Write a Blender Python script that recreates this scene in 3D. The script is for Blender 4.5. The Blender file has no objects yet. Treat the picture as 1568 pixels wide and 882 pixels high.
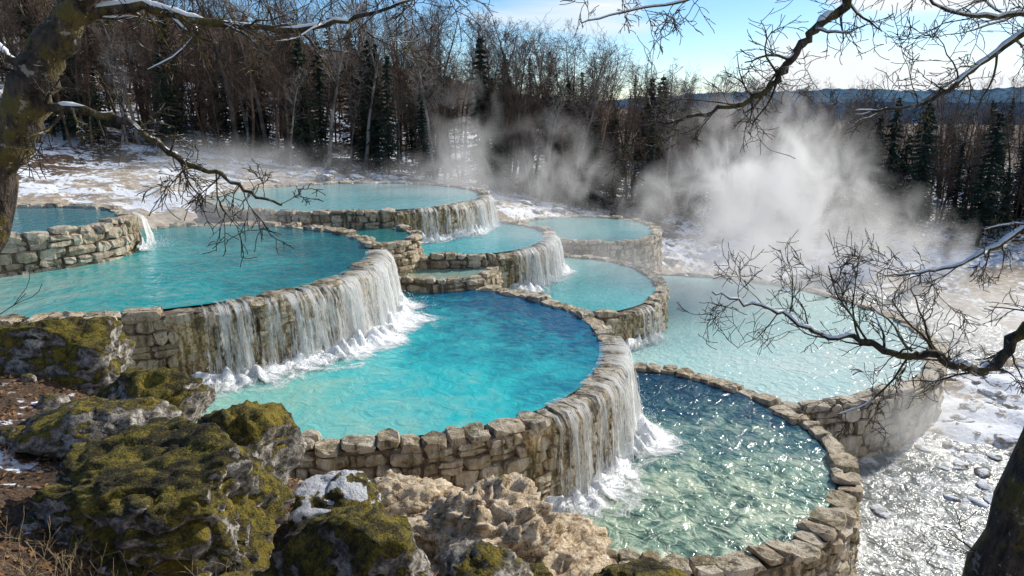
import bpy, math, random
import numpy as np
from mathutils import Vector, noise, Matrix
R = random.Random(7)
scene = bpy.context.scene
scene.view_settings.view_transform = 'Standard'
COL = scene.collection

# ------------------------------------------------------------ helpers
def nz(x, y, z=0.0): return noise.noise(Vector((x, y, z)))
def fbm(x, y, z=0.0, o=4):
    s = 0; a = .5
    for i in range(o):
        s += a*noise.noise(Vector((x, y, z+i*7.3))); x *= 2.05; y *= 2.05; z *= 2.05; a *= .5
    return s
def make_obj(name, verts, faces, mat, smooth=False, parent=None, attrs=None, uvs=None):
    me = bpy.data.meshes.new(name)
    me.from_pydata([tuple(v) for v in verts], [], faces)
    if mat: me.materials.append(mat)
    if smooth: me.polygons.foreach_set('use_smooth', [True]*len(me.polygons))
    if attrs:
        for k, vals in attrs.items():
            at = me.attributes.new(k, 'FLOAT', 'POINT'); at.data.foreach_set('value', vals)
    if uvs:
        ul = me.uv_layers.new(name='UVMap')
        li = np.empty(len(me.loops), dtype=np.int32); me.loops.foreach_get('vertex_index', li)
        ul.data.foreach_set('uv', np.array(uvs, dtype=np.float32)[li].ravel())
    me.update()
    ob = bpy.data.objects.new(name, me); COL.objects.link(ob)
    if parent: ob.parent = parent
    return ob
def empty(name):
    e = bpy.data.objects.new(name, None); e.empty_display_size = .3; COL.objects.link(e); return e

class M:
    def __init__(s, name):
        s.m = bpy.data.materials.new(name); s.m.use_nodes = True; s.t = s.m.node_tree
        s.b = s.t.nodes['Principled BSDF']; s.out = s.t.nodes['Material Output']
    def n(s, typ, props=None, **inp):
        nd = s.t.nodes.new(typ)
        for k, v in (props or {}).items(): setattr(nd, k, v)
        for k, v in inp.items(): s.set(nd.inputs[k.replace('_', ' ')], v)
        return nd
    def set(s, sock, v):
        if isinstance(v, bpy.types.NodeSocket): s.t.links.new(v, sock)
        else: sock.default_value = v
    def math(s, op, a, b=0.0, c=0.0, clamp=False):
        nd = s.t.nodes.new('ShaderNodeMath'); nd.operation = op; nd.use_clamp = clamp
        s.set(nd.inputs[0], a); s.set(nd.inputs[1], b); s.set(nd.inputs[2], c); return nd.outputs[0]
    def vm(s, op, a, b=(0, 0, 0)):
        nd = s.t.nodes.new('ShaderNodeVectorMath'); nd.operation = op
        s.set(nd.inputs[0], a); s.set(nd.inputs[1], b)
        return nd.outputs['Value'] if op in ('DOT_PRODUCT', 'LENGTH') else nd.outputs[0]
    def pos(s): return s.n('ShaderNodeNewGeometry').outputs['Position']
    def nor(s):
        return s.n('ShaderNodeSeparateXYZ', None, Vector=s.n('ShaderNodeNewGeometry').outputs['Normal']).outputs[2]
    def noise(s, scale, detail=4, rough=.55, vec=None, dist=0.0):
        nd = s.n('ShaderNodeTexNoise', None, Scale=float(scale), Detail=float(detail), Roughness=rough, Distortion=dist)
        s.set(nd.inputs['Vector'], vec if vec is not None else s.pos()); return nd.outputs[0]
    def ramp(s, fac, stops):
        nd = s.t.nodes.new('ShaderNodeValToRGB'); s.set(nd.inputs[0], fac)
        e = nd.color_ramp.elements
        while len(e) < len(stops): e.new(.5)
        for i, (p, c) in enumerate(stops):
            e[i].position = p; e[i].color = (c, c, c, 1) if isinstance(c, (int, float)) else (*c, 1)
        return nd.outputs[0]
    def mix(s, f, a, b):
        nd = s.t.nodes.new('ShaderNodeMix'); nd.data_type = 'RGBA'
        s.set(nd.inputs[0], f)
        for i, v in ((6, a), (7, b)):
            s.set(nd.inputs[i], v if isinstance(v, bpy.types.NodeSocket) else (*v, 1))
        return nd.outputs[2]
    def bump(s, h, strength=.5, dist=.05):
        nd = s.n('ShaderNodeBump', None, Strength=strength, Distance=dist, Height=h)
        s.set(s.b.inputs['Normal'], nd.outputs[0]); return nd.outputs[0]
    def attr(s, nme): return s.n('ShaderNodeAttribute', {'attribute_name': nme}).outputs['Fac']
    def col(s, c): s.set(s.b.inputs['Base Color'], c if isinstance(c, bpy.types.NodeSocket) else (*c, 1))
    def rough(s, r): s.set(s.b.inputs['Roughness'], r)

# ------------------------------------------------------------ materials
def stone_mat(name, pale=0.0):
    m = M(name)
    rnd = m.attr('rnd'); wet = m.attr('wet'); P = m.pos(); N = m.nor()
    n1 = m.noise(1.3, 4, .6); n2 = m.noise(9, 5, .72); n3 = m.noise(34, 2, .6)
    f = m.math('ADD', m.math('MULTIPLY', rnd, .5), m.math('MULTIPLY', n2, .6))
    c = m.ramp(f, [(.15, (.20+pale*.25, .15+pale*.25, .105+pale*.22)), (.38, (.42+pale*.15, .335+pale*.17, .235+pale*.2)), (.58, (.62+pale*.06, .50+pale*.1, .345+pale*.16)), (.80, (.72, .64, .51))])
    moss = m.ramp(m.math('ADD', m.math('ADD', n1, m.math('MULTIPLY', N, .05)), m.math('MULTIPLY', m.math('SUBTRACT', n2, .5), .9)), [(.55, 0.0), (.62, 1.0)])
    mosc = m.mix(n2, (.03, .026, .007), (.24, .18, .045))
    c = m.mix(m.math('MULTIPLY', moss, .7-.6*pale), c, mosc)
    st = m.noise(5, 4, .6, vec=m.vm('MULTIPLY', P, (1, 1, .16)))
    wc = m.ramp(st, [(.34, (.05, .04, .02)), (.44, (.22, .165, .07)), (.52, (.46, .34, .18)), (.62, (.70, .62, .48))])
    c = m.mix(m.math('MULTIPLY', wet, .92), c, wc)
    c = m.mix(m.ramp(st, [(.33, .85), (.45, 0.0)]), c, (.05, .04, .028))
    c = m.mix(m.ramp(m.math('ADD', m.math('MULTIPLY', st, .6), m.math('MULTIPLY', n2, .4)), [(.54, 0.0), (.61, .8)]), c, (.76, .69, .57))
    m.col(c); m.rough(m.math('SUBTRACT', .9, m.math('MULTIPLY', wet, .55)))
    m.bump(m.math('ADD', n2, m.math('MULTIPLY', n3, .4)), 1.0, .13)
    return m.m
STONE = stone_mat('weathered_stone'); PALE = stone_mat('travertine_stone', .55)

def simple(name, c0, c1, scale, rough=.9, bump=.5):
    m = M(name); n = m.noise(scale, 4); m.col(m.ramp(n, [(.3, c0), (.7, c1)])); m.rough(rough); m.bump(n, bump, .05); return m.m
MORTAR = simple('mortar', (.05, .04, .028), (.22, .165, .11), 7, .95, .8)
SNOWM = simple('snow', (.78, .82, .88), (.86, .88, .92), 9, .8, .3)
def crust_mat():
    m = M('wet_travertine_crust'); P = m.pos()
    st = m.noise(5, 5, .65, vec=m.vm('MULTIPLY', P, (1, 1, .2))); n2 = m.noise(11, 4, .7)
    f = m.math('ADD', m.math('MULTIPLY', st, .65), m.math('MULTIPLY', n2, .35))
    m.col(m.ramp(f, [(.38, (.025, .021, .009)), (.45, (.11, .085, .025)), (.51, (.30, .20, .08)), (.58, (.60, .47, .30)), (.68, (.76, .69, .56))]))
    m.rough(.4); m.bump(f, 1.0, .12); return m.m
CRUST = crust_mat()

def water_mat(name, near, mid, far, c, r, d=(.35, .94), rip=3.0, bed=0.0, foam=0.0, bs=.45, rough=.06, glint=.06, bd=.14):
    m = M(name); P = m.pos()
    q = m.vm('SUBTRACT', P, (c[0], c[1], 0))
    f = m.math('MULTIPLY_ADD', m.vm('DOT_PRODUCT', q, (d[0]/r, d[1]/r, 0)), .5, .5)
    n1 = m.noise(.5, 3, .6, dist=.8); n2 = m.noise(1.6, 3, .55, dist=1.4)
    f = m.math('ADD', f, m.math('MULTIPLY', m.math('SUBTRACT', n1, .5), .7))
    f = m.math('ADD', f, m.math('MULTIPLY', m.math('SUBTRACT', n2, .5), .45))
    col = m.ramp(f, [(.05, near), (.46, mid), (.90, far)])
    if bed:  # stony floor colour, with blobs and web of caustic light painted in
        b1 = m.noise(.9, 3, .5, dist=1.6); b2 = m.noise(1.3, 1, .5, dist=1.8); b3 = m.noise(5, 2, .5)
        caustic = m.math('ABSOLUTE', m.math('SUBTRACT', b2, .5))
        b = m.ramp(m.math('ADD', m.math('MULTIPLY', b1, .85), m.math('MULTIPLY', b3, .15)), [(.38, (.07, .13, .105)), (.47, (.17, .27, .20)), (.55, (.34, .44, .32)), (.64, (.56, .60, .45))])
        b = m.mix(m.ramp(caustic, [(.0, .55), (.045, 0.0)]), b, (.62, .70, .55))
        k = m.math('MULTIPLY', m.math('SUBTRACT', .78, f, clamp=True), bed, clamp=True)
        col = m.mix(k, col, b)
    if foam:  # white patches: river foam, plus sun sparkle painted into the colour
        foam_sparkle = m.noise(1.1, 7, .75, dist=.6)
        col = m.mix(m.ramp(foam_sparkle, [(.52-.06*foam, 0.0), (.60, 1.0)]), col, (.75, .76, .74))
    m.col(col); m.rough(rough); m.set(m.b.inputs['IOR'], 1.33)
    w1 = m.noise(rip, 3, .5, dist=.8)
    w2 = m.noise(11, 2, .6, dist=.5)
    m.bump(m.math('ADD', w1, m.math('MULTIPLY', w2, glint)), bs, bd)
    return m.m

def fall_mat():
    m = M('falling_water')
    uv = m.n('ShaderNodeUVMap').outputs[0]
    a = m.noise(1, 4, .7, vec=m.vm('MULTIPLY', uv, (8, .5, 1)), dist=.25)
    b = m.noise(1, 2, .5, vec=m.vm('MULTIPLY', uv, (1.3, .12, 1)))
    g = m.noise(1, 3, .75, vec=m.vm('MULTIPLY', uv, (26, 4.0, 1)), dist=.4)
    lay = m.attr('dens')
    s = m.math('ADD', m.math('ADD', m.math('MULTIPLY', a, 1.15), m.math('MULTIPLY', b, 1.2)), m.math('ADD', m.math('MULTIPLY', g, .75), lay))
    al = m.ramp(m.math('SUBTRACT', s, 1.03), [(.47, 0.0), (.56, .4), (.69, .98)])
    m.col((.92, .94, .95)); m.rough(.4); m.set(m.b.inputs['Alpha'], al)
    m.bump(m.math('ADD', a, g), .9, .08)
    tr = m.n('ShaderNodeBsdfTranslucent', None, Color=(.95, .97, .98, 1))
    tp = m.n('ShaderNodeBsdfTransparent')
    mx = m.n('ShaderNodeMixShader'); m.set(mx.inputs[0], al); m.set(mx.inputs[1], tp.outputs[0]); m.set(mx.inputs[2], tr.outputs[0])
    m2 = m.n('ShaderNodeMixShader'); m2.inputs[0].default_value = .5
    m.set(m2.inputs[1], m.b.outputs[0]); m.set(m2.inputs[2], mx.outputs[0])
    m.t.links.new(m2.outputs[0], m.out.inputs['Surface'])
    return m.m
FALL = fall_mat()
def foam_mat():
    m = M('white_foam'); uv = m.n('ShaderNodeUVMap').outputs[0]
    v = m.n('ShaderNodeSeparateXYZ', None, Vector=uv).outputs[1]
    n = m.noise(1, 6, .75, vec=m.vm('MULTIPLY', uv, (2.0, 3.6, 1)), dist=.7)
    s = m.math('ADD', m.math('SUBTRACT', m.math('MULTIPLY', n, 1.6), v), .16)
    al = m.ramp(s, [(.34, 0.0), (.46, .35), (.66, .97)])
    m.col((.92, .94, .95)); m.rough(.5); m.set(m.b.inputs['Alpha'], al); m.bump(n, 1.0, .15)
    return m.m
FOAM = foam_mat()

def rock_mat(name, moss_t=.3, snow=0.0, cream=0.0):
    m = M(name); N = m.nor()
    n1 = m.noise(1.8, 4, .6); n2 = m.noise(6, 6, .72); n3 = m.noise(34, 4, .7)
    base = m.ramp(n2, [(.34, (.03, .026, .023)), (.46, (.17, .15, .13)), (.56, (.44, .41, .36)), (.66, (.76, .74, .68))])
    if cream: base = m.ramp(m.math('ADD', m.math('MULTIPLY', n2, .65), m.math('MULTIPLY', n3, .35)), [(.37, (.08, .05, .03)), (.45, (.38, .27, .16)), (.53, (.70, .57, .40)), (.65, (.84, .77, .65))])
    f = m.math('ADD', m.math('ADD', N, m.math('MULTIPLY', m.math('SUBTRACT', n1, .5), 2.6)), m.math('MULTIPLY', m.math('SUBTRACT', n2, .5), 1.8))
    mk = m.ramp(m.math('MULTIPLY_ADD', f, .5, .5-moss_t*.5), [(.47, 0.0), (.53, 1.0)])
    mm = m.math('ADD', m.math('MULTIPLY', n1, .4), m.math('ADD', m.math('MULTIPLY', m.noise(9, 4, .7), .35), m.math('MULTIPLY', n3, .25)))
    mo = m.ramp(mm, [(.40, (.010, .009, .003)), (.46, (.05, .038, .008)), (.51, (.14, .115, .014)), (.57, (.34, .27, .03)), (.64, (.30, .15, .035))])
    c = m.mix(mk, base, mo)
    if snow:
        sf = m.math('ADD', N, m.math('MULTIPLY', m.math('SUBTRACT', m.noise(2.6, 5, .6), .5), 2.8))
        c = m.mix(m.ramp(sf, [(1.0-snow*.4, 0.0), (1.06-snow*.4, 1.0)]), c, (.82, .85, .9))
    m.col(c); m.rough(.92)
    h = m.math('ADD', m.math('MULTIPLY', n2, .7), m.math('MULTIPLY', n3, m.math('MULTIPLY_ADD', mk, .6, .12)))
    m.bump(h, 1.0, .15)
    return m.m
MOSSY = rock_mat('mossy_rock_surface', .28); GREYR = rock_mat('grey_rock_surface', .8)
SNOWR = rock_mat('snowy_mossy_rock_surface', .1, .5); CREAM = rock_mat('travertine_rock_surface', 1.45, 0, 1)
SNOWG = rock_mat('snowy_river_rock_surface', 1.5, .5)

def bark_mat(name, moss=0.0, snow=.0, c0=(.02, .015, .012), c1=(.13, .10, .08)):
    m = M(name); N = m.nor(); P = m.pos()
    n2 = m.noise(16, 4, .7, vec=m.vm('MULTIPLY', P, (1, 1, .4)))
    c = m.ramp(n2, [(.38, c0), (.65, c1)])
    if moss:
        n1 = m.noise(4.0, 5, .7)
        c = m.mix(m.ramp(n1, [(.50, 0.0), (.56, moss)]), c, m.mix(n2, (.03, .025, .006), (.20, .15, .035)))
        c = m.mix(m.ramp(m.noise(9, 4, .7), [(.60, 0.0), (.64, .7)]), c, (.36, .34, .30))
    if snow:
        f = m.math('ADD', N, m.math('MULTIPLY', m.math('SUBTRACT', m.noise(2.6, 3, .6), .5), 3.2))
        c = m.mix(m.ramp(m.math('MULTIPLY', f, .5), [(.66-snow*.12, 0.0), (.69-snow*.12, 1.0)]), c, (.82, .85, .9))
    m.col(c); m.rough(.9); m.bump(n2, 1.0, .05); return m.m
BARK = bark_mat('mossy_bark', .9, .8, (.012, .009, .007), (.10, .075, .055))
def twig_mat(name, c0, c1, snow):
    m = M(name); N = m.nor(); n = m.noise(.9, 2, .6)
    c = m.ramp(n, [(.35, c0), (.65, c1)])
    c = m.mix(m.ramp(m.math('ADD', N, m.math('MULTIPLY', n, 1.5)), [(1.62-snow, 0.0), (1.68-snow, .8)]), c, (.75, .8, .88))
    m.col(c); m.rough(.9); return m.m
FBARK = twig_mat('forest_bark', (.025, .018, .014), (.11, .078, .057), .20); TWIG = twig_mat('forest_twigs', (.05, .031, .022), (.21, .132, .09), .17)
PALEB = twig_mat('pale_forest_bark', (.10, .085, .075), (.38, .33, .29), .22)
NEEDLE = twig_mat('conifer_needles', (.005, .012, .007), (.024, .044, .024), .14)
LEAF = simple('dead_leaves', (.09, .04, .015), (.32, .17, .07), 5)
GRASS = simple('dry_grass', (.16, .11, .06), (.42, .32, .18), 3)
WHITE = simple('white_spray', (.8, .85, .88), (.9, .93, .95), 3, .4, 0)

# ------------------------------------------------------------ pools (world metres): cx cy rx ry water_z base mat
POOLS = {
 'A': (-12.2, 23.3, 7.0, 7.0, 2.0, -1.2, STONE),
 'B': (-4.0, 20.4, 6.75, 6.75, 0.0, -3.2, STONE),
 'C': (3.3, 18.2, 5.5, 5.5, -2.3, -5.3, STONE),
 'D': (1.2, 31.7, 5.6, 5.8, -0.9, -3.6, STONE),
 'E': (-3.2, 33.9, 4.8, 4.7, 0.9, -1.8, STONE),
 'K': (4.8, 43.4, 4.2, 4.7, -0.3, -3.0, STONE),
 'F': (-18.8, 24.0, 4.4, 3.6, 3.2, 1.0, PALE),
 'G': (8.5, 30.0, 9.1, 9.1, -2.4, -5.3, PALE),
 'H': (-9.0, 38.0, 7.2, 6.3, 2.45, -0.5, STONE),
 'I': (-7.2, 29.3, 2.7, 2.6, 1.7, -0.7, STONE),
 'J': (-3.4, 28.8, 2.4, 2.0, 0.4, -0.9, STONE),
}
def Pp(k, a, off=0.0):
    cx, cy, rx, ry = POOLS[k][:4]; s = ord(k)
    w = 1+.013*math.sin(3*a+s)+.008*math.sin(5*a+2*s)
    x, y = rx*w*math.cos(a), ry*w*math.sin(a)
    n = Vector((math.cos(a)/rx, math.sin(a)/ry)).normalized()
    return Vector((cx+x+n.x*off, cy+y+n.y*off)), n
def inside(k, x, y, off=0.0):
    cx, cy, rx, ry = POOLS[k][:4]
    return ((x-cx)/(rx+off))**2+((y-cy)/(ry+off))**2 < 1

# ------------------------------------------------------------ terrain
CP = [(0,0,5.2),(-5,0,5),(6,0,4),(-4,6,2.2),(-9,6,3),(-6,9,2.0),(-9,12,2.1),(-13,13,2.4),(-20,15,3),(-18,19,2.4),
(-2,7,1.1),(-1,9,.1),(-4,10.5,.9),(-6.5,12.3,1.2),(-8.3,14.4,.4),(-6,12.9,-.4),(-3,12.6,-.75),(-1,12.5,-.95),(.8,12,-1.7),
(2,9,-.6),(3,6,.6),(1,7,.8),(6,9,-3),(8,11.2,-4.4),(10,14,-5.1),(12,18,-5.2),(10,6,-3),(15,8,-5),(16,14,-5.2),(20,10,-5.0),
(25,20,-5.2),(22,14,-5),(20,31,-5.0),(15,43,-5),(24,38,-4.9),(22,46,-4.8),(30,30,-4.8),(35,20,-4.2),(40,34,-4.3),
(18.3,23.7,-4.25),(21,26.5,-3.9),(17,20.3,-4.5),(24,28,-4.1),(19.5,19,-4.9),(27,40,-4.2),(34,40,-3.9),(30,46,-3.8),
(20,53,-3.6),(40,58,-2),(10,57,-2),(0,57,.3),(-15,57,2.4),(-30,50,4),(-45,45,7),(-20,45,2.9),(-30,35,4),(-25,28,3.2),(-27,20,3.4),
(-20,32,2.7),(-16,34,2.3),(-12,46,2.5),(-2,46,1.2),(2,50,0),(10,44,-3),(12,41,-4.8),(8,49,-1.5),(14,48,-3.8),
(-60,90,17),(-30,90,10),(0,90,4.5),(30,90,1),(60,90,1.5),(60,130,3),(100,130,3),(-60,130,25),(-20,130,14),(20,130,5),(-100,80,24),(100,100,1),(70,50,-2),(-70,40,12),
(-80,10,8),(60,10,-3),(-200,200,40),(0,220,10),(200,200,-2),(-600,400,40),(600,400,-4),(0,700,0),(-900,0,20),(900,0,-4),(0,-200,10),(0,1600,-2),(1500,1500,-4),(-1500,1500,10)]
cp = np.array(CP, float); zm = cp[:, 2].mean()
wts = np.linalg.solve(-np.linalg.norm(cp[:, None, :2]-cp[None, :, :2], axis=2), cp[:, 2]-zm)
def h_arr(X, Y):
    out = np.full(X.shape, zm)
    for i in range(len(cp)): out -= wts[i]*np.hypot(X-cp[i, 0], Y-cp[i, 1])
    return out
def detail(x, y):
    d = math.hypot(x, y)
    a = .13 if d < 25 else (.22 if d < 60 else .7)
    return a*2*fbm(x*.8 if d < 60 else x*.1, y*.8 if d < 60 else y*.1, 3, 4)
def clampz(x, y, z):
    for k, p in POOLS.items():
        if ((x-p[0])/(p[2]+.5))**2+((y-p[1])/(p[3]+.5))**2 < 1: z = min(z, p[4]-.55)
    return z
def hh(x, y):
    z = float(h_arr(np.array([x], float), np.array([y], float))[0])
    return clampz(x, y, z+detail(x, y))
xs = np.sinh(np.linspace(-1, 1, 300)*6.2)/math.sinh(6.2)*1800-1
ys = -6+np.sinh(np.linspace(0, 1, 330)*5.6)/math.sinh(5.6)*2000
xs = np.sort(np.concatenate([np.linspace(-24, 26, 200), xs[np.abs(xs) > 26]]))
ys = np.sort(np.concatenate([np.linspace(2, 30, 150), np.linspace(30.5, 75, 90), ys[(ys < 2) | (ys > 76)]]))
nx, ny = len(xs), len(ys)
X, Y = np.meshgrid(xs, ys); Z = h_arr(X, Y)
V = []; snow = []; lit = []
for j in range(ny):
    for i in range(nx):
        x, y, z = X[j, i], Y[j, i], Z[j, i]
        z = clampz(x, y, z+detail(x, y)); V.append((x, y, z))
        s = .44 if y > 50 else .10
        if y > 85: s = .25
        if y > 160: s = -.8
        if x > 13 and 15 < y < 60: s = .42 if y < 50 else .46
        if x > 14 and 17 < y < 28: s = .56
        if x < -12 and 32 < y < 54: s = .45
        if -12 <= x < -2 and 44 < y < 54: s = .40
        if x > -2 and 44 < y < 56: s = .48
        if y < 15 and x < -4: s = .33
        snow.append(s)
        lit.append(1.0 if (y < 15.5 and z > .2 and x < 3) or y > 52 or x < -26 else 0.0)
F = [(j*nx+i, j*nx+i+1, (j+1)*nx+i+1, (j+1)*nx+i) for j in range(ny-1) for i in range(nx-1)]
def ground_mat():
    m = M('ground_soil'); sn = m.attr('snow'); li = m.attr('litter')
    n1 = m.noise(.3, 5, .65); n2 = m.noise(2.6, 6, .7); n3 = m.noise(22, 4, .7)
    tr = m.ramp(n2, [(.3, (.20, .155, .11)), (.5, (.45, .37, .28)), (.7, (.66, .59, .49))])
    le = m.ramp(m.math('ADD', m.math('MULTIPLY', n2, .4), m.math('MULTIPLY', n3, .6)), [(.35, (.014, .009, .006)), (.5, (.07, .04, .022)), (.65, (.20, .12, .06))])
    c = m.mix(li, tr, le)
    f = m.math('ADD', m.math('ADD', m.math('MULTIPLY', n1, .55), m.math('MULTIPLY', n2, .45)), m.math('MULTIPLY', sn, .45))
    k = m.ramp(f, [(.69, 0.0), (.72, 1.0)])
    c = m.mix(k, c, (.80, .84, .90))
    m.col(c); m.rough(.9)
    m.bump(m.math('ADD', n2, m.math('MULTIPLY', n3, m.math('MULTIPLY_ADD', k, -.4, .5))), .9, .12)
    return m.m
make_obj('ground_terrain', V, F, ground_mat(), True, attrs={'snow': snow, 'litter': lit})

# ------------------------------------------------------------ blocks / walls
def block(V, F, A, W, c, t, n, L, Wd, H, rnd, wet, jit=.02):
    idx = {}
    rx, ry, rz = L/2, Wd/2, H/2
    tilt = R.uniform(-.08, .08); sk = R.uniform(-.14, .14)
    for i in (-1, 0, 1):
        for j in (-1, 0, 1):
            for k in (-1, 0, 1):
                if i == j == k == 0: continue
                e = abs(i)+abs(j)+abs(k)
                q = 1.02 if e == 1 else (.92 if e == 2 else .79)
                px = i*rx*q+R.uniform(-jit, jit)+sk*j*ry; py = j*ry*q+R.uniform(-jit, jit); pz = k*rz*q+R.uniform(-jit, jit)+px*tilt
                idx[(i, j, k)] = len(V)
                V.append((c[0]+t[0]*px+n[0]*py, c[1]+t[1]*px+n[1]*py, c[2]+pz)); A.append(rnd); W.append(wet)
    for ax in range(3):
        for sgn in (-1, 1):
            o = [q for q in range(3) if q != ax]
            for u in (-1, 0):
                for v in (-1, 0):
                    def g(a, bb):
                        p = [0, 0, 0]; p[ax] = sgn; p[o[0]] = a; p[o[1]] = bb; return idx[tuple(p)]
                    f = (g(u, v), g(u+1, v), g(u+1, v+1), g(u, v+1))
                    flip = (sgn == 1) if ax != 1 else (sgn == -1)
                    F.append(f if flip else f[::-1])
FALLS = {'A': [(-62, 14)], 'B': [(-54, 2)], 'H': [(-62, 2)], 'E': [(-58, 6)], 'F': [(6, 30)], 'D': [(-60, -35)]}
def pool(k, thick=.62, blockL=.55, courseH=.3, wmat=None):
    cx, cy, rx, ry, zw, zb, mat = POOLS[k]
    par = empty('stone_pool')
    falls = [(math.radians(a), math.radians(b)) for a, b in FALLS.get(k, [])]
    def infall(a):
        a = (a+math.pi) % (2*math.pi)-math.pi
        return any(f0 < a < f1 for f0, f1 in falls)
    def skip(p): return k == 'G' and (inside('C', p.x, p.y, .6) or inside('D', p.x, p.y, .4) or inside('B', p.x, p.y, .6))
    V, F, A, W = [], [], [], []
    rm = (rx+ry)/2
    a = -math.pi
    while a < math.pi-.01:
        L = blockL*R.choice([.6, .8, 1, 1.2, 1.5, 1.9])*R.uniform(.9, 1.1); da = L/(rm+thick/2)
        if a+da > math.pi-.3*da: da = math.pi-a; L = da*(rm+thick/2)
        am = a+da/2; p, n = Pp(k, am, thick/2+R.uniform(-.08, .09)); t = (-n.y, n.x)
        if not skip(p):
            fl = infall(am)
            top = zw+(R.uniform(-.08, .09) if fl else R.uniform(.04, .19)); H = R.uniform(.16, .32)
            if R.random() < .3 and not fl:
                block(V, F, A, W, (p.x-n.x*thick*.26, p.y-n.y*thick*.26, top-H/2), t, n, L*.97, thick*.5, H, R.uniform(.35, 1), 0, .035)
                block(V, F, A, W, (p.x+n.x*thick*.27, p.y+n.y*thick*.27, top-H/2-R.uniform(-.03, .07)), t, n, L*.95, thick*.52, H, R.uniform(.35, 1), R.choice([0, .3]), .035)
            else:
                block(V, F, A, W, (p.x, p.y, top-H/2), t, n, L*.98, thick*R.uniform(.8, 1.22), H, R.uniform(.3, 1), .8 if fl else R.choice([0, 0, .3]), .042)
        a += da
    z = zw-.12; ci = 0
    while z > zb:
        H = courseH*R.uniform(.7, 1.3); a = -math.pi+R.uniform(0, .05); aend = a+2*math.pi
        while a < aend-.01:
            L = blockL*R.uniform(.4, 1.6); out = thick-.17+.05*ci*courseH
            da = L/(rm+out)
            if a+da > aend-.3*da: da = aend-a; L = da*(rm+out)
            am = a+da/2; p, n = Pp(k, am, out+R.uniform(-.08, .08)); t = (-n.y, n.x)
            hid = skip(p) or any(inside(k2, p.x, p.y, -.2) and POOLS[k2][4] > z+H for k2 in POOLS if k2 != k)
            if not hid:
                fl = infall(am); w = .95 if fl else R.choice([0, 0, .2, .5]); zo = z+.05*nz(am*9, ci*3.1, ord(k))
                if R.random() < .22 and L > blockL*.7:    # two thin stones stacked
                    block(V, F, A, W, (p.x, p.y, zo-H*.25), t, n, L*.97, .38, H*.5, R.random(), w, .03)
                    block(V, F, A, W, (p.x, p.y, zo-H*.75), t, n, L*R.uniform(.87, .99), .38, H*.5, R.random(), w, .03)
                else:
                    block(V, F, A, W, (p.x, p.y, zo-H/2), t, n, L*.98, .38, H*R.uniform(.92, 1.04), R.random(), w, .038)
            a += da
        z -= H; ci += 1
    make_obj('stone_wall', V, F, mat, False, par, {'rnd': A, 'wet': W})
    V, F = [], []; S = 96
    for i in range(S):
        for off, z in ((.04, zb), (.04, zw-.06), (thick-.10, zw-.06), (thick-.10+.03*(zw-zb), zb)):
            p, n = Pp(k, 2*math.pi*i/S, off); V.append((p.x, p.y, z))
    for i in range(S):
        j = (i+1) % S
        p, n = Pp(k, 2*math.pi*(i+.5)/S, .3)
        if skip(p): continue
        for q in range(3): F.append((i*4+q, j*4+q, j*4+q+1, i*4+q+1))
    make_obj('mortar_core', V, F, MORTAR, False, par)
    for f0, f1 in falls:   # lumpy travertine crust deposited behind the falling water
        V, F = [], []; n_ = int((f1-f0+.12)*rm/.09); rows = int((zw-max(zb, zw-2.6))/.09)
        for i in range(n_+1):
            a = f0-.06+(f1-f0+.12)*i/n_; u = a*rm; e = min(1, min(i, n_-i)/6)
            for r in range(rows+1):
                zz = zw-.10-r*.09
                o = .12*nz(u*2.0, zz*.6, 3)+.08*nz(u*6, zz*1.6, 9)+.05*nz(u*11, zz*8, 1)
                p, n = Pp(k, a, thick+.0+.02*r*.09+o-.14*(1-e)-(.08 if r == 0 else 0)); V.append((p.x, p.y, zz))
        for i in range(n_):
            for r in range(rows): q = i*(rows+1)+r; F.append((q, q+rows+1, q+rows+2, q+1))
        make_obj('travertine_crust', V, F, CRUST, True, par)
    V = [(cx, cy, zw)]; S = 128
    for i in range(S):
        p, n = Pp(k, 2*math.pi*i/S, .08); V.append((p.x, p.y, zw))
    F = [(0, i+1, (i+1) % S+1) for i in range(S)]
    make_obj('water_surface', V, F, wmat, True, par)
WM = {
 'A': water_mat('water_turquoise_upper', (.34, .44, .38), (.03, .35, .35), (.012, .14, .17), (-12, 23), 7, (.85, .5), 2.2),
 'B': water_mat('water_turquoise', (.28, .53, .44), (.035, .48, .49), (.008, .10, .19), (-4, 20.4), 6.75, (.75, .66), 2.2, glint=.10, rough=.08),
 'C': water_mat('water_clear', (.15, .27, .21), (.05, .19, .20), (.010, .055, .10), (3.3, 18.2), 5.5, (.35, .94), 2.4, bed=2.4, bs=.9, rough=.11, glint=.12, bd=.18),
 'D': water_mat('water_d', (.06, .38, .39), (.15, .47, .47), (.26, .50, .50), (1.2, 31.7), 5.7),
 'E': water_mat('water_e', (.04, .38, .42), (.09, .45, .48), (.16, .42, .45), (-3.2, 33.9), 4.7),
 'K': water_mat('water_k', (.06, .34, .37), (.12, .42, .44), (.2, .42, .43), (4.8, 43), 4.7),
 'F': water_mat('water_f', (.06, .26, .30), (.06, .24, .28), (.12, .26, .29), (-18.8, 24), 4),
 'G': water_mat('water_milky', (.40, .60, .55), (.36, .62, .59), (.52, .64, .61), (8.5, 30), 9.1, (.6, -.5), glint=.1, rough=.12, bs=.6),
 'H': water_mat('water_h', (.20, .47, .50), (.22, .52, .54), (.34, .52, .53), (-9, 38), 6.5),
 'I': water_mat('water_i', (.02, .20, .20), (.02, .20, .20), (.03, .18, .18), (-7.2, 29.3), 2.6),
 'J': water_mat('water_j', (.30, .38, .30), (.22, .36, .31), (.18, .32, .29), (-3.4, 28.8), 2),
}
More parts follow.
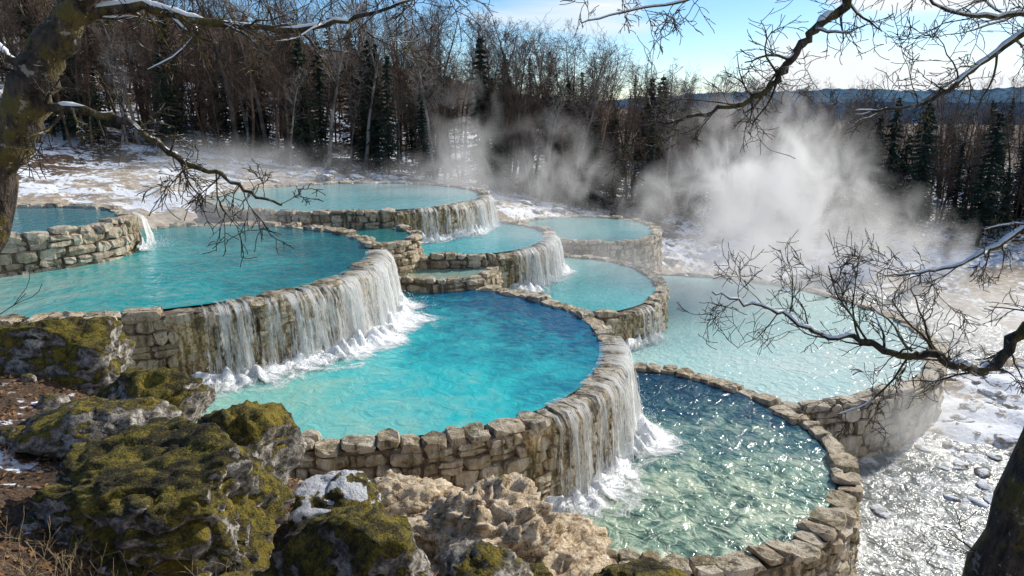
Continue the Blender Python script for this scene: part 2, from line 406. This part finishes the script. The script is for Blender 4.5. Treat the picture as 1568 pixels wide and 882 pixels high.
for k in POOLS:
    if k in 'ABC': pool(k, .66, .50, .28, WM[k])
    elif k == 'G': pool(k, .6, .8, .4, WM[k])
    else: pool(k, .55, .6, .32, WM[k])

# ------------------------------------------------------------ waterfalls
def waterfall(k, a0, a1, zlow, thick, dens=0.0, spread=1.5):
    zw = POOLS[k][4]; a0, a1 = math.radians(a0), math.radians(a1)
    rm = (POOLS[k][2]+POOLS[k][3])/2; L = (a1-a0)*rm; n = int(L/.07); hgt = zw-zlow
    V, F, U, D = [], [], [], []
    for lay in range(2):
        base = len(V); rows = 13
        for i in range(n+1):
            u = L*i/n; a = a0+(a1-a0)*i/n
            o = nz(u*1.6, lay*9.1, ord(k))+.5*nz(u*6, lay*3.1, ord(k))
            edge = min(1, min(i, n-i)/(n*.08)); ff = i/n
            for r in range(rows):
                if r < 3: off, z, f = (-.05, thick*.5, thick+.06)[r], zw+(.02, .07+.02*lay, .05)[r], 0
                else:
                    f = (r-2)/(rows-3); off = thick+.16+(.22+.30*o+.16*lay)*math.sqrt(f)+.05*nz(u*9, f*5, lay); z = zw+.03-f*(hgt+.03)
                p, nn = Pp(k, a, off); V.append((p.x, p.y, z)); U.append((u+lay*31.7, (r-2)/10*hgt+lay*5))
                D.append(dens-.06*lay+.12*f+.26*(ff-.5)-.3*(1-edge)+(-.12 if r < 2 else 0))
        for i in range(n):
            for r in range(rows-1):
                q = base+i*rows+r; F.append((q, q+rows, q+rows+1, q+1))
    wf = make_obj('waterfall', V, F, FALL, True, None, {'dens': D}, U)
    V, F, U = [], [], []; m = 18
    for i in range(n+1):
        u = L*i/n; a = a0+(a1-a0)*i/n; e = min(1, min(i, n-i)/(n*.1))
        wv = spread*(.8+.8*nz(u*.7, 5.5, ord(k)))*(.4+.6*e)
        for r in range(m):
            f = r/(m-1); p, nn = Pp(k, a, thick+.02+f*wv)
            b = .34*math.exp(-((f-.2)/.16)**2)*(.4+2.0*abs(nz(u*3.5, f*7, 1)))+.05*abs(nz(u*9, f*15, 2))*(1-f)
            V.append((p.x, p.y, zlow+.02+b)); U.append((u, f))
    for i in range(n):
        for r in range(m-1):
            q = i*m+r; F.append((q, q+m, q+m+1, q+1))
    make_obj('foam', V, F, FOAM, True, wf, None, U)
    V, F = [], []
    for _ in range(int(L*300)):
        a = R.uniform(a0, a1); d = abs(R.gauss(0, .45)); p, nn = Pp(k, a, thick+.3+d)
        z = zlow+.03+abs(R.gauss(0, .26))*math.exp(-d); s = R.uniform(.006, .024); b = len(V)
        for q in ((1, 0, -.7), (-.5, .87, -.7), (-.5, -.87, -.7), (0, 0, 1)): V.append((p.x+q[0]*s, p.y+q[1]*s, z+q[2]*s))
        F += [(b, b+1, b+3), (b+1, b+2, b+3), (b+2, b, b+3)]
    make_obj('splash_droplets', V, F, WHITE, False, wf)
waterfall('A', -62, 14, 0.0, .66, .05, 3.0)
waterfall('B', -54, 2, -2.3, .66, .05, 2.9)
waterfall('H', -62, 2, 0.9, .55, .0, 1.4)
waterfall('E', -58, 6, -0.9, .55, .10, 2.0)
waterfall('F', 6, 30, 2.0, .55, -.02, .9)
waterfall('D', -60, -35, -2.4, .55, -.10, .8)

# ------------------------------------------------------------ river
RIV = water_mat('river_water', (.24, .24, .22), (.21, .23, .22), (.36, .38, .37), (20, 25), 25, (0, 1), 2.6, foam=.7, bs=.9, rough=.17, glint=.15, bd=.18)
rv = [(4+i*2, -10+j*1.7, -4.5) for j in range(41) for i in range(41)]
rf = [(j*41+i, j*41+i+1, (j+1)*41+i+1, (j+1)*41+i) for j in range(40) for i in range(40)]
make_obj('river', rv, rf, RIV, True)

# ------------------------------------------------------------ rocks
import bmesh
def rock_data(loc, dims, seed, sub=5, rot=0, cuts=7, mossy=True, rough=.3, terr=0):
    bm = bmesh.new(); bmesh.ops.create_icosphere(bm, subdivisions=sub, radius=1)
    rr = random.Random(seed); pl = []
    for _ in range(cuts):
        v = Vector((rr.gauss(0, 1), rr.gauss(0, 1), rr.gauss(0, .8))).normalized(); pl.append((v, rr.uniform(.55, .82)))
    ca, sa = math.cos(rot), math.sin(rot)
    for v in bm.verts:
        p = v.co.copy()
        for n, h in pl:
            d = p.dot(n)-h
            if d > 0: p -= n*d*.88
        d = 1+rough*fbm(p.x*1.3+seed, p.y*1.3, p.z*1.3, 3)+.4*rough*abs(noise.noise(p*7+Vector((seed, 0, 0))))
        if sub > 3: d += .05*abs(noise.noise(p*17+Vector((0, seed, 0))))-.10*max(0, .12-abs(noise.noise(p*2.2+Vector((seed, 3, 0)))))/.12
        p *= d
        if terr:
            q = p.z*6+.8*noise.noise(p*2); fl = math.floor(q); p.z = (fl+min(1, (q-fl)*2.5))/6*.7+p.z*.3
            rd = 1-2*abs(noise.noise(p*3.1)); p += v.co*(.14*rd*rd*rd+.06*noise.noise(p*9))
        if mossy and v.co.z > .1:
            k = max(0, nz(p.x*2+seed, p.y*2, p.z*2)+.25)*v.co.z
            p += v.co*k*(.09+.07*noise.noise(p*9)+.05*noise.noise(p*25))
        p = Vector((p.x*dims[0]/2, p.y*dims[1]/2, p.z*dims[2]/2))
        v.co = Vector((p.x*ca-p.y*sa+loc[0], p.x*sa+p.y*ca+loc[1], p.z+loc[2]))
    V = [tuple(v.co) for v in bm.verts]; F = [tuple(x.index for x in f.verts) for f in bm.faces]; bm.free()
    return V, F
def rock(name, loc, dims, seed, mat, sub=5, rot=0, cuts=7, mossy=True, rough=.3, parent=None, terr=0):
    V, F = rock_data(loc, dims, seed, sub, rot, cuts, mossy, rough, terr)
    return make_obj(name, V, F, mat, True, parent)
rock('mossy_boulder', (-9.3, 13, 2.1), (3.4, 2.2, 1.9), 3, MOSSY)
rock('mossy_boulder', (-6.4, 11.2, 1.85), (2.4, 1.9, 1.6), 11, MOSSY)
rock('grey_boulder', (-6.4, 9.5, 2.2), (2.6, 1.6, 1.4), 21, GREYR)
rock('mossy_boulder', (-4.3, 7.6, 2.25), (3.5, 2.3, 2.1), 5, MOSSY, 6, .2)
rock('mossy_boulder', (-4.0, 9.3, 2.0), (1.7, 1.5, 1.5), 33, MOSSY)
rock('snow_capped_boulder', (-2.5, 8.7, 1.35), (1.6, 1.4, 1.1), 43, SNOWR)
rock('mossy_boulder', (-1.75, 6.9, 1.75), (2.0, 1.5, 1.4), 52, MOSSY)
rock('grey_boulder', (-.5, 7.6, .9), (1.5, 1.2, 1.3), 61, GREYR)
rock('mossy_boulder', (-2.9, 6.5, 1.6), (1.5, 1.3, 1.0), 71, MOSSY)
rock('mossy_boulder', (.25, 8.0, .5), (1.0, .9, .9), 75, MOSSY)
rock('mossy_boulder', (2.0, 8.6, 0.0), (1.7, 1.2, .9), 73, MOSSY)
rock('travertine_rock', (-.5, 10.4, -.5), (3.2, 2.6, 2.1), 81, CREAM, 6, .2, 4, False, .5, terr=1)
rock('travertine_rock', (.9, 11.3, -1.6), (2.3, 1.8, 1.9), 82, CREAM, 5, .5, 4, False, .5, terr=1)
rock('travertine_rock', (-2.2, 11.4, -.4), (2.2, 1.6, 1.2), 83, CREAM, 5, .1, 4, False, .5, terr=1)
rock('travertine_rock', (.7, 9.4, -1.0), (2.4, 1.8, 1.8), 84, CREAM, 5, .9, 4, False, .5, terr=1)
def rockset(name, items, mat, sub):
    V, F = [], []
    for it in items:
        v, f = rock_data(it[0], it[1], it[2], sub, it[3], 4, False, .35)
        b = len(V); V += v; F += [tuple(q+b for q in g) for g in f]
    make_obj(name, V, F, mat, True)
it = []
for i in range(260):
    x = R.gauss(19, 3.4); y = R.gauss(21.5, 3.8); s = R.uniform(.12, .6)
    if inside('G', x, y, 1) or inside('C', x, y, 1): continue
    it.append(((x, y, max(-4.52, hh(x, y))), (s*1.5, s, s*.5), 100+i, R.random()*3))
rockset('river_stones', it, SNOWG, 3)
it = []
for i in range(120):
    x = R.uniform(-24, 24); y = R.uniform(44, 57); s = R.uniform(.2, 1.1)
    if inside('H', x, y, 1) or inside('K', x, y, 1): continue
    it.append(((x, y, hh(x, y)), (s*1.5, s, s*.7), 400+i, R.random()*3))
rockset('forest_edge_stones', it, SNOWG, 3)
it = [((x, y, hh(x, y)+s*.1), (s*1.3, s, s*.8), 700+i, 1.0*i) for i, (x, y, s) in enumerate([(R.uniform(-10, 1), R.uniform(5.5, 12.5), R.uniform(.12, .45)) for _ in range(80)])]
rockset('scattered_stones', it, GREYR, 3)

# leaf litter
pts = [(R.uniform(-11, 1), R.uniform(4, 14), R.uniform(.02, .055)) for _ in range(9000)]
pz = h_arr(np.array([v[0] for v in pts]), np.array([v[1] for v in pts]))
LV, LF = [], []
for i, (x, y, s) in enumerate(pts):
    z = clampz(x, y, pz[i]+detail(x, y))+R.uniform(.01, .05)
    if z < .0: continue
    n = Vector((R.gauss(0, .5), R.gauss(0, .5), 1)).normalized(); t = n.orthogonal().normalized(); t.rotate(Matrix.Rotation(R.random()*6.28, 3, n)); b = n.cross(t)
    q = len(LV); c = Vector((x, y, z))
    for v in (c-t*s*1.3, c-b*s*.7+n*s*.3, c+t*s*1.3, c+b*s*.7+n*s*.3): LV.append(tuple(v))
    LF += [(q, q+1, q+2), (q, q+2, q+3)]
make_obj('leaf_litter', LV, LF, LEAF)

# ------------------------------------------------------------ tubes / trees
def tube(V, F, pts, rads, sides=5, flat=1.0):
    b = len(V)
    for i, p in enumerate(pts):
        d = (pts[min(i+1, len(pts)-1)]-pts[max(i-1, 0)])
        d = d.normalized() if d.length > 1e-6 else Vector((0, 0, 1))
        x = d.cross(Vector((.31, .87, .11))).normalized(); y = d.cross(x)
        for s in range(sides):
            a = 2*math.pi*s/sides; o = (x*math.cos(a)+y*math.sin(a))*rads[i]; o.z *= flat; V.append(tuple(p+o))
    for i in range(len(pts)-1):
        for s in range(sides):
            s2 = (s+1) % sides; F.append((b+i*sides+s, b+i*sides+s2, b+(i+1)*sides+s2, b+(i+1)*sides+s))
def rdir(rr): return Vector((rr.gauss(0, 1), rr.gauss(0, 1), rr.gauss(0, 1))).normalized()
SV, SF = [], []
def snow_on(pts, rads, thr=0.0):
    run = []
    def flush():
        if len(run) > 2:
            n = len(run); P = [p+Vector((0, 0, r*.8)) for p, r in run]
            rr_ = [r*((.8+.35*abs(nz(p.x*9, p.y*9, p.z*9))) if 0 < i < n-1 else .15)+.0025 for i, (p, r) in enumerate(run)]
            tube(SV, SF, P, rr_, 6, .75)
        run.clear()
    for i, p in enumerate(pts):
        d = (pts[min(i+1, len(pts)-1)]-pts[max(i-1, 0)])
        d = d.normalized() if d.length > 1e-6 else Vector((0, 0, 1))
        if abs(d.z) < .75 and nz(p.x*2.1, p.y*2.1, p.z*2.1+5) > thr: run.append((p, rads[i]))
        else: flush()
    flush()
def branch(V, F, rr, p, d, L, r, depth, bias, crook=.28, kids=5, seg=6, tip=.3, minr=.003, sn=False):
    pts = [p.copy()]; rads = [r]; ds = [d.copy()]
    for i in range(seg):
        d = (d+rdir(rr)*crook+bias*.10).normalized(); p = p+d*L/seg
        pts.append(p.copy()); rads.append(max(minr, r*(1-(1-tip)*(i+1)/seg))); ds.append(d.copy())
    tube(V, F, pts, rads, 6 if r > .03 else (4 if r > .01 else 3))
    if sn and r > .005: snow_on(pts, rads, .0)
    if depth > 0:
        for q in range(kids):
            f = rr.uniform(.15, 1.0); i = min(seg-1, int(f*seg)); pp = pts[i].lerp(pts[i+1], f*seg-i)
            nd = (ds[i]*.75+rdir(rr)*.85).normalized()
            branch(V, F, rr, pp, nd, L*rr.uniform(.35, .65), max(minr, rads[i]*.55), depth-1, bias, crook, kids, max(3, seg-1), tip, minr)
def limb(V, F, rr, pts, r0, r1, nk, kl, kd, bias, kids=5, minr=.0032):
    P = [Vector(p) for p in pts]; fine = []
    for i in range(len(P)-1):
        p0, p1, p2, p3 = P[max(i-1, 0)], P[i], P[i+1], P[min(i+2, len(P)-1)]
        for s in range(5):
            t = s/5
            q = .5*((2*p1)+(p2-p0)*t+(2*p0-5*p1+4*p2-p3)*t*t+(-p0+3*p1-3*p2+p3)*t**3)
            fine.append(q+rdir(rr)*min(.028, r0*.4))
    fine.append(P[-1]); n = len(fine)
    rads = [(r0+(r1-r0)*(i/(n-1)))*(1+.25*nz(i*.9, r0*50)) for i in range(n)]
    tube(V, F, fine, rads, 12 if r0 > .08 else 7)
    if r0 < .08: snow_on(fine, rads, -.2)
    for q in range(nk):
        f = (q+rr.random())/nk; i = min(n-2, int(f*(n-1))); d = (fine[i+1]-fine[i]).normalized()
        nd = (d*.55+rdir(rr)*.8+bias*.25); nd.y *= .8; nd.normalize()
        branch(V, F, rr, fine[i], nd, kl*rr.uniform(.5, 1.2), max(minr, min(rads[i]*.45, .014)), kd, bias, .32, kids, 6, .35, minr, True)
up = Vector((0, 0, 1)); dn = Vector((0, 0, -1))
rr = random.Random(15)
V, F = [], []
limb(V, F, rr, [(-4.9,5.3,1.8),(-4.7,5.2,3.6),(-4.3,5.1,5.4),(-3.78,5,6.5),(-3.56,5,6.86),(-3.34,5,7.22),(-3.12,5,7.52),(-2.85,5,7.84),(-2.5,5.2,8.5),(-2,5.5,9.5)], .21, .07, 6, .8, 2, up)
limb(V, F, rr, [(-3.1,5,7.58),(-2.6,5,7.70),(-2.3,5,7.64),(-1.95,5,7.56),(-1.37,5,7.56),(-1.0,5,7.64),(-.64,5,7.76)], .042, .008, 17, .5, 2, dn*.5)
limb(V, F, rr, [(-3.32,5,7.04),(-3.03,5,7.0),(-2.72,4.95,6.92),(-2.46,4.9,6.75),(-2.28,4.9,6.63),(-2.05,4.85,6.57),(-1.83,4.8,6.44),(-1.62,4.8,6.36)], .036, .007, 17, .42, 2, dn*.6)
limb(V, F, rr, [(-3.32,5,7.2),(-3.6,5.1,7.4),(-3.9,5.2,7.65)], .04, .02, 3, .5, 2, up)
limb(V, F, rr, [(-2.7,5.1,8.1),(-2.0,5.2,8.0),(-1.2,5.4,7.95),(-.7,5.5,7.9)], .03, .006, 11, .5, 2, dn)
t1 = make_obj('bare_tree', V, F, BARK, True)
make_obj('snow_on_branches', SV, SF, SNOWM, True, t1); SV, SF = [], []
V, F = [], []
limb(V, F, rr, [(3.97,5,1.4),(4.16,5,2.9),(4.40,5,4.4),(4.73,5.1,5.6),(4.87,5.2,7),(4.6,5.4,8.1),(4.3,5.7,9.2),(4.2,6,10.5)], .32, .10, 4, .6, 2, up)
limb(V, F, rr, [(4.6,5.3,8.0),(3.8,5.7,8.6),(3.2,5.95,8.5),(2.88,6,8.2),(2.76,6,7.88),(2.52,6,7.65),(2.35,6,7.45),(2.23,6,7.26),(2.02,6,7.1),(1.7,6,7.0),(1.37,6,6.92),(1.07,6,6.89)], .06, .007, 28, .6, 2, up*.3)
limb(V, F, rr, [(4.75,5.3,7.6),(4.5,5.8,7.8),(4.1,6,7.52),(3.82,6,7.29),(3.57,6,7.1),(3.25,6,7.02),(2.92,6,7.0)], .035, .007, 20, .5, 2, up*.2)
limb(V, F, rr, [(4.75,5.3,7.4),(4.39,6,7.75),(3.9,6,7.75),(3.5,6,7.83),(3.3,6,8.0)], .03, .007, 14, .6, 2, dn*.3)
limb(V, F, rr, [(4.55,5.1,5.0),(4.85,5.8,5.2),(4.7,6,5.0),(4.45,6,4.66),(4.19,6,4.69),(3.93,6,4.79),(3.63,6,4.79),(3.24,6,4.95),(2.87,6,4.98),(2.49,6,5.2),(2.13,6,5.29),(1.82,6,5.41)], .066, .006, 28, .6, 2, up*.4)
limb(V, F, rr, [(3.3,6,4.93),(3.1,6,5.2),(2.95,6,5.4),(2.85,6,5.65)], .012, .005, 8, .35, 2, up)
limb(V, F, rr, [(3.7,6,4.79),(3.55,6,4.5),(3.35,6,4.3),(3.1,6,4.2)], .012, .005, 7, .35, 2, dn)
limb(V, F, rr, [(4.8,5.3,6.2),(4.7,5.9,6.1),(4.4,6,5.88),(4.09,6,5.69),(3.75,6,5.6),(3.46,6,5.57)], .035, .007, 14, .5, 2, dn*.3)
limb(V, F, rr, [(3.7,5.7,8.6),(2.8,6,8.5),(1.83,6,8.1),(1.42,6,7.88),(1.0,6,7.8),(.57,6,7.7)], .02, .005, 14, .4, 2, dn*.5)
t2 = make_obj('bare_tree', V, F, BARK, True)
make_obj('snow_on_branches', SV, SF, SNOWM, True, t2)

def shrub(loc, n, L, mat, name, rad=.004, spread=.9):
    V, F = [], []
    for i in range(n):
        x = loc[0]+R.gauss(0, spread*.5); y = loc[1]+R.gauss(0, spread*.4); z = hh(x, y)
        branch(V, F, R, Vector((x, y, z)), Vector((R.gauss(0, .5), R.gauss(0, .5), 1)).normalized(), L*R.uniform(.5, 1), rad, 1, dn*.3, .22, 2, 5, .5, .002)
    make_obj(name, V, F, mat)
shrub((-10.2, 14.3, 2), 26, .9, TWIG, 'dry_shrub', .006)
shrub((-4.6, 6.1, 2), 60, .45, GRASS, 'dry_grass_tuft', .003, .8)
shrub((-3.2, 6.6, 2), 40, .4, GRASS, 'dry_grass_tuft', .003, .8)
shrub((-5.2, 6.4, 2), 40, .4, GRASS, 'dry_grass_tuft', .003, 1.0)
shrub((-7.5, 8.3, 2), 40, .45, TWIG, 'dry_shrub', .004, 1.5)
shrub((-12.5, 14.6, 2), 40, 1.0, TWIG, 'dry_shrub', .007, 3)

# ------------------------------------------------------------ forest
def decid(seed, H, mat, shape=1.0, low=.28):
    rr = random.Random(seed); V, F = [], []
    pts = []; rads = []; p = Vector((0, 0, -.5)); d = Vector((rr.gauss(0, .05), rr.gauss(0, .05), 1)).normalized(); n = 9
    for i in range(n+1):
        pts.append(p.copy()); rads.append(.16*(1-.88*i/n)*H/12)
        d = (d+rdir(rr)*.09+up*.05).normalized(); p = p+d*H/n
    tube(V, F, pts, rads, 6)
    nb = 21
    for q in range(nb):
        f = low+(.98-low)*(q+rr.random())/nb; i = min(n-1, int(f*n)); pp = pts[i].lerp(pts[i+1], f*n-i)
        a = rr.random()*6.28; nd = Vector((math.cos(a), math.sin(a), rr.uniform(.7, 1.8))).normalized()
        L = H*(.30-.19*f)*rr.uniform(.6, 1.5)*shape
        branch(V, F, rr, pp, nd, L, .036*(1.3-f), 2, up*.6, .2, 5, 4, .3, .009)
    me = bpy.data.meshes.new('bare_tree_mesh'); me.from_pydata(V, [], F); me.materials.append(mat); me.update(); return me
def conif(seed, H):
    rr = random.Random(seed); V, F = [], []
    tube(V, F, [Vector((0, 0, -.5)), Vector((0, 0, H*.5)), Vector((0, 0, H))], [.16, .09, .02], 6)
    tiers = int(H*2.4)
    for t in range(tiers):
        f = t/tiers; z = H*(.10+.9*f); R0 = (H*.19*(1-f)**.8+.12)*rr.uniform(.75, 1.15)
        for b in range(8):
            a = rr.random()*6.28; L = R0*rr.uniform(.45, 1.2); c, s = math.cos(a), math.sin(a)
            for q in range(8):
                g = (q+rr.random())/8; r = L*g
                x, y, zz = c*r, s*r, z-.35*r+.12*r*g+rr.gauss(0, .05)
                w = .24*(1-g*.6)*rr.uniform(.6, 1.2); tx, ty = -s, c; k = len(V); sl = rr.uniform(-.5, .1)
                V += [(x-tx*w-c*w*.2, y-ty*w-s*w*.2, zz-w*.7), (x+c*w*.9, y+s*w*.9, zz+sl*w), (x+tx*w-c*w*.2, y+ty*w-s*w*.2, zz-w*.7), (x-c*w, y-s*w, zz+.1)]
                F += [(k, k+1, k+3), (k+1, k+2, k+3)]
    me = bpy.data.meshes.new('conifer_mesh'); me.from_pydata(V, [], F); me.materials.append(NEEDLE); me.update(); return me
DT = [decid(i+1, 12, [TWIG, FBARK, TWIG, FBARK, PALEB, TWIG][i], [1, .8, 1.25, .7, .9, 1.1][i], [.35, .5, .4, .3, .5, .25][i]) for i in range(6)]
CT = [conif(i+50, 12) for i in range(3)]
forest = empty('forest')
xf = [-90,-45,-25,-8,8,20,30,42,90]; yf = [38,46,53,56,57,59,57,52,48]
def FZ(x, y): return float(h_arr(np.array([x]), np.array([y]))[0])-.2
def add_tree(me, x, y, s):
    o = bpy.data.objects.new('conifer' if me in CT else 'deciduous_tree', me); COL.objects.link(o)
    o.parent = forest; o.location = (x, y, FZ(x, y)); o.rotation_euler = (R.gauss(0, .03), R.gauss(0, .03), R.random()*6.28); o.scale = (s*R.uniform(.9, 1.2),)*2+(s,)
for i in range(1120):
    depth = abs(R.gauss(0, 1))*21 if i > 300 else R.uniform(0, 8)
    x = R.uniform(-1, 1)*((54+depth)*.85+6)
    if i > 1000: depth = R.uniform(20, 75); x = R.uniform(20, 95)
    y = np.interp(x, xf, yf)+depth
    if y > 150: continue
    hs = np.interp(x, [-60, -20, 0, 12, 30, 60], [1.04, 1.0, .98, .84, .74, .72])
    q = R.random()
    if q < (.15 if x < 5 else .30): add_tree(R.choice(CT), x, y, hs*R.uniform(.4, .95))
    else: add_tree(R.choice(DT), x, y, hs*(R.uniform(.45, .9) if q < .76 else R.uniform(.92, 1.25)))
for x, y, s in [(-2.5, 58, 1.02), (12.5, 62, .98), (14.3, 63, 1.0), (28, 54, .85), (30, 55, .95), (31.5, 53, .85), (26, 55, .7), (33, 56, .9), (-10, 56, .8), (3, 58, .7), (36, 52, .85), (7, 57, .65), (9, 60, .7), (-7, 56, .6), (18, 60, .6), (23, 57, .7)]:
    add_tree(R.choice(CT), x, y, s)
for x, y, s in [(-4.5, 62, 1.22), (-2, 64, 1.25), (1.5, 62, 1.12), (3.5, 63, 1.1), (6.5, 63, 1.05), (-8, 61, 1.2), (9.5, 64, 1.0)]:
    add_tree(DT[4] if s > 1.1 else DT[2], x, y, s)

# far ridge
V, F = [], []; n = 700
for i in range(n+1):
    x = -900+2600*i/n
    hgt = 12+16*max(0, min(1, (x-60)/250))+5*fbm(x*.004, 1, 0, 3)*2
    tr = abs(nz(x*.35, 7))*3.0+abs(nz(x*.9, 2))*1.6
    for q, (yy, zz) in enumerate(((560, -20), (600, hgt*.55), (640, hgt*.85), (668, hgt+tr), (700, hgt-20))): V.append((x, yy, zz))
for i in range(n):
    for q in range(4): F.append((i*5+q, i*5+5+q, i*5+6+q, i*5+q+1))
hm = M('distant_forest'); nn = hm.noise(.12, 5, .7); hm.col(hm.ramp(nn, [(.35, (.05, .11, .17)), (.6, (.10, .18, .26)), (.75, (.20, .28, .38))])); hm.rough(1); hm.set(hm.b.inputs['Specular IOR Level'], .0)  # blue of aerial haze is put into the forest colour
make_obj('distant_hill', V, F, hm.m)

# ------------------------------------------------------------ steam
def steam_mat(name, dens, nscale, thr, zs=.6, glow=.2, step=1.5):
    m = M(name); m.t.nodes.remove(m.b)
    tc = m.n('ShaderNodeTexCoord'); P = m.pos()
    r = m.vm('LENGTH', tc.outputs['Object'])
    fall = m.math('SUBTRACT', 1.0, r, clamp=True)
    n = m.noise(nscale, 3, .62, vec=m.vm('MULTIPLY', P, (1, 1, zs)), dist=.9)
    f = m.math('SUBTRACT', m.math('ADD', n, m.math('MULTIPLY', fall, .30)), thr)
    f = m.math('MULTIPLY', m.math('MULTIPLY', f, dens*4), m.math('MULTIPLY', fall, 2.0, clamp=True))
    f = m.math('MAXIMUM', f, 0.0)
    vs = m.n('ShaderNodeVolumeScatter', None, Color=(1, 1, 1, 1), Anisotropy=.35); m.set(vs.inputs['Density'], f)
    # emission added in place of light scattered many times inside the cloud (the renderer only follows one bounce in volumes)
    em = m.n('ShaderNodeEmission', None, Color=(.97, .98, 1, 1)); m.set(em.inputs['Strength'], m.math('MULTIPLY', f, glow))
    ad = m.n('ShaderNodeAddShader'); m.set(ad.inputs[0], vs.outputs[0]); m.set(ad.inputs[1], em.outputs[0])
    m.t.links.new(ad.outputs[0], m.out.inputs['Volume'])
    try: m.m.cycles.volume_step_rate = step
    except Exception: pass
    return m.m
S1 = steam_mat('thick_steam', .48, .40, .55, .85, glow=.34); S2 = steam_mat('thin_steam', .24, .48, .53, .75, glow=.30); S3 = steam_mat('mist', .10, .50, .47, 1.2, .24, 2.0)
def steam(loc, dims, mat, rot=0):
    bm = bmesh.new(); bmesh.ops.create_icosphere(bm, subdivisions=2, radius=1.0)
    me = bpy.data.meshes.new('steam_cloud'); bm.to_mesh(me); bm.free(); me.materials.append(mat)
    o = bpy.data.objects.new('steam_cloud', me); COL.objects.link(o); o.location = loc; o.scale = (dims[0]/2, dims[1]/2, dims[2]/2); o.rotation_euler = (0, rot, 0)
steam((14.5, 39, 2.0), (15, 7, 14.5), S1, .3)
steam((22, 40, -.6), (17, 6, 8.5), S2, .4)
steam((-3.3, 45.5, 4.0), (6, 4, 12), S2, .2)
steam((3, 46, 3.0), (10, 4, 9), S2, .4)
steam((8.5, 42, 1.2), (6, 4, 7), S2, .2)
steam((-15, 37, 3.8), (18, 7, 4.5), S3)
steam((11, 33, -.6), (20, 12, 6), S3)
steam((14, 21.5, -3.4), (9, 4, 4.5), S2)
steam((-3, 38, 2.8), (16, 6, 5), S3)
steam((2, 32.5, .8), (11, 6, 5), S3)
steam((26, 33, -3.2), (20, 12, 4.5), S3)
steam((-13, 28.5, 2.8), (12, 4, 3.0), S3)

# ------------------------------------------------------------ light, sky, camera
EL, AZ = math.radians(32), math.radians(48)
S = Vector((math.sin(AZ)*math.cos(EL), math.cos(AZ)*math.cos(EL), math.sin(EL)))
ld = bpy.data.lights.new('sun', 'SUN'); ld.energy = 5; ld.angle = math.radians(.5); ld.color = (1, .94, .84)
lo = bpy.data.objects.new('sun', ld); COL.objects.link(lo); lo.rotation_euler = S.to_track_quat('Z', 'Y').to_euler()
w = bpy.data.worlds.new('World'); scene.world = w; w.use_nodes = True; t = w.node_tree
bg = t.nodes['Background']; sky = t.nodes.new('ShaderNodeTexSky'); sky.sky_type = 'NISHITA'; sky.sun_disc = False
sky.sun_elevation = EL; sky.sun_rotation = AZ; sky.altitude = 1200; sky.dust_density = .3; sky.ozone_density = 3.0
tc = t.nodes.new('ShaderNodeTexCoord'); mp = t.nodes.new('ShaderNodeMapping'); mp.inputs['Scale'].default_value = (1.6, 1.6, 6)
no = t.nodes.new('ShaderNodeTexNoise'); no.inputs['Scale'].default_value = 2.0; no.inputs['Detail'].default_value = 6; no.inputs['Distortion'].default_value = .5
hs_ = t.nodes.new('ShaderNodeHueSaturation'); hs_.inputs['Saturation'].default_value = 1.2
sx = t.nodes.new('ShaderNodeSeparateXYZ'); ma = t.nodes.new('ShaderNodeMath'); ma.operation = 'MULTIPLY_ADD'; ma.inputs[1].default_value = .42
cr = t.nodes.new('ShaderNodeValToRGB'); cr.color_ramp.elements[0].position = .62; cr.color_ramp.elements[1].position = .78
mx = t.nodes.new('ShaderNodeMix'); mx.data_type = 'RGBA'; mx.inputs[7].default_value = (6.9, 7.1, 7.3, 1)
L = t.links.new
L(tc.outputs['Generated'], mp.inputs[0]); L(mp.outputs[0], no.inputs['Vector']); L(tc.outputs['Generated'], sx.inputs[0])
L(sx.outputs[0], ma.inputs[0]); L(no.outputs[0], ma.inputs[2]); L(ma.outputs[0], cr.inputs[0]); L(cr.outputs[0], mx.inputs[0])
L(sky.outputs[0], hs_.inputs['Color']); L(hs_.outputs[0], mx.inputs[6]); L(mx.outputs[2], bg.inputs[0]); bg.inputs[1].default_value = .14
cd = bpy.data.cameras.new('camera'); cd.lens = 24; cd.sensor_width = 36; cd.clip_end = 5000; cd.clip_start = .05
co = bpy.data.objects.new('camera', cd); COL.objects.link(co); co.location = (0, 0, 7); co.rotation_euler = (math.radians(90-14.54), 0, 0)
scene.camera = co
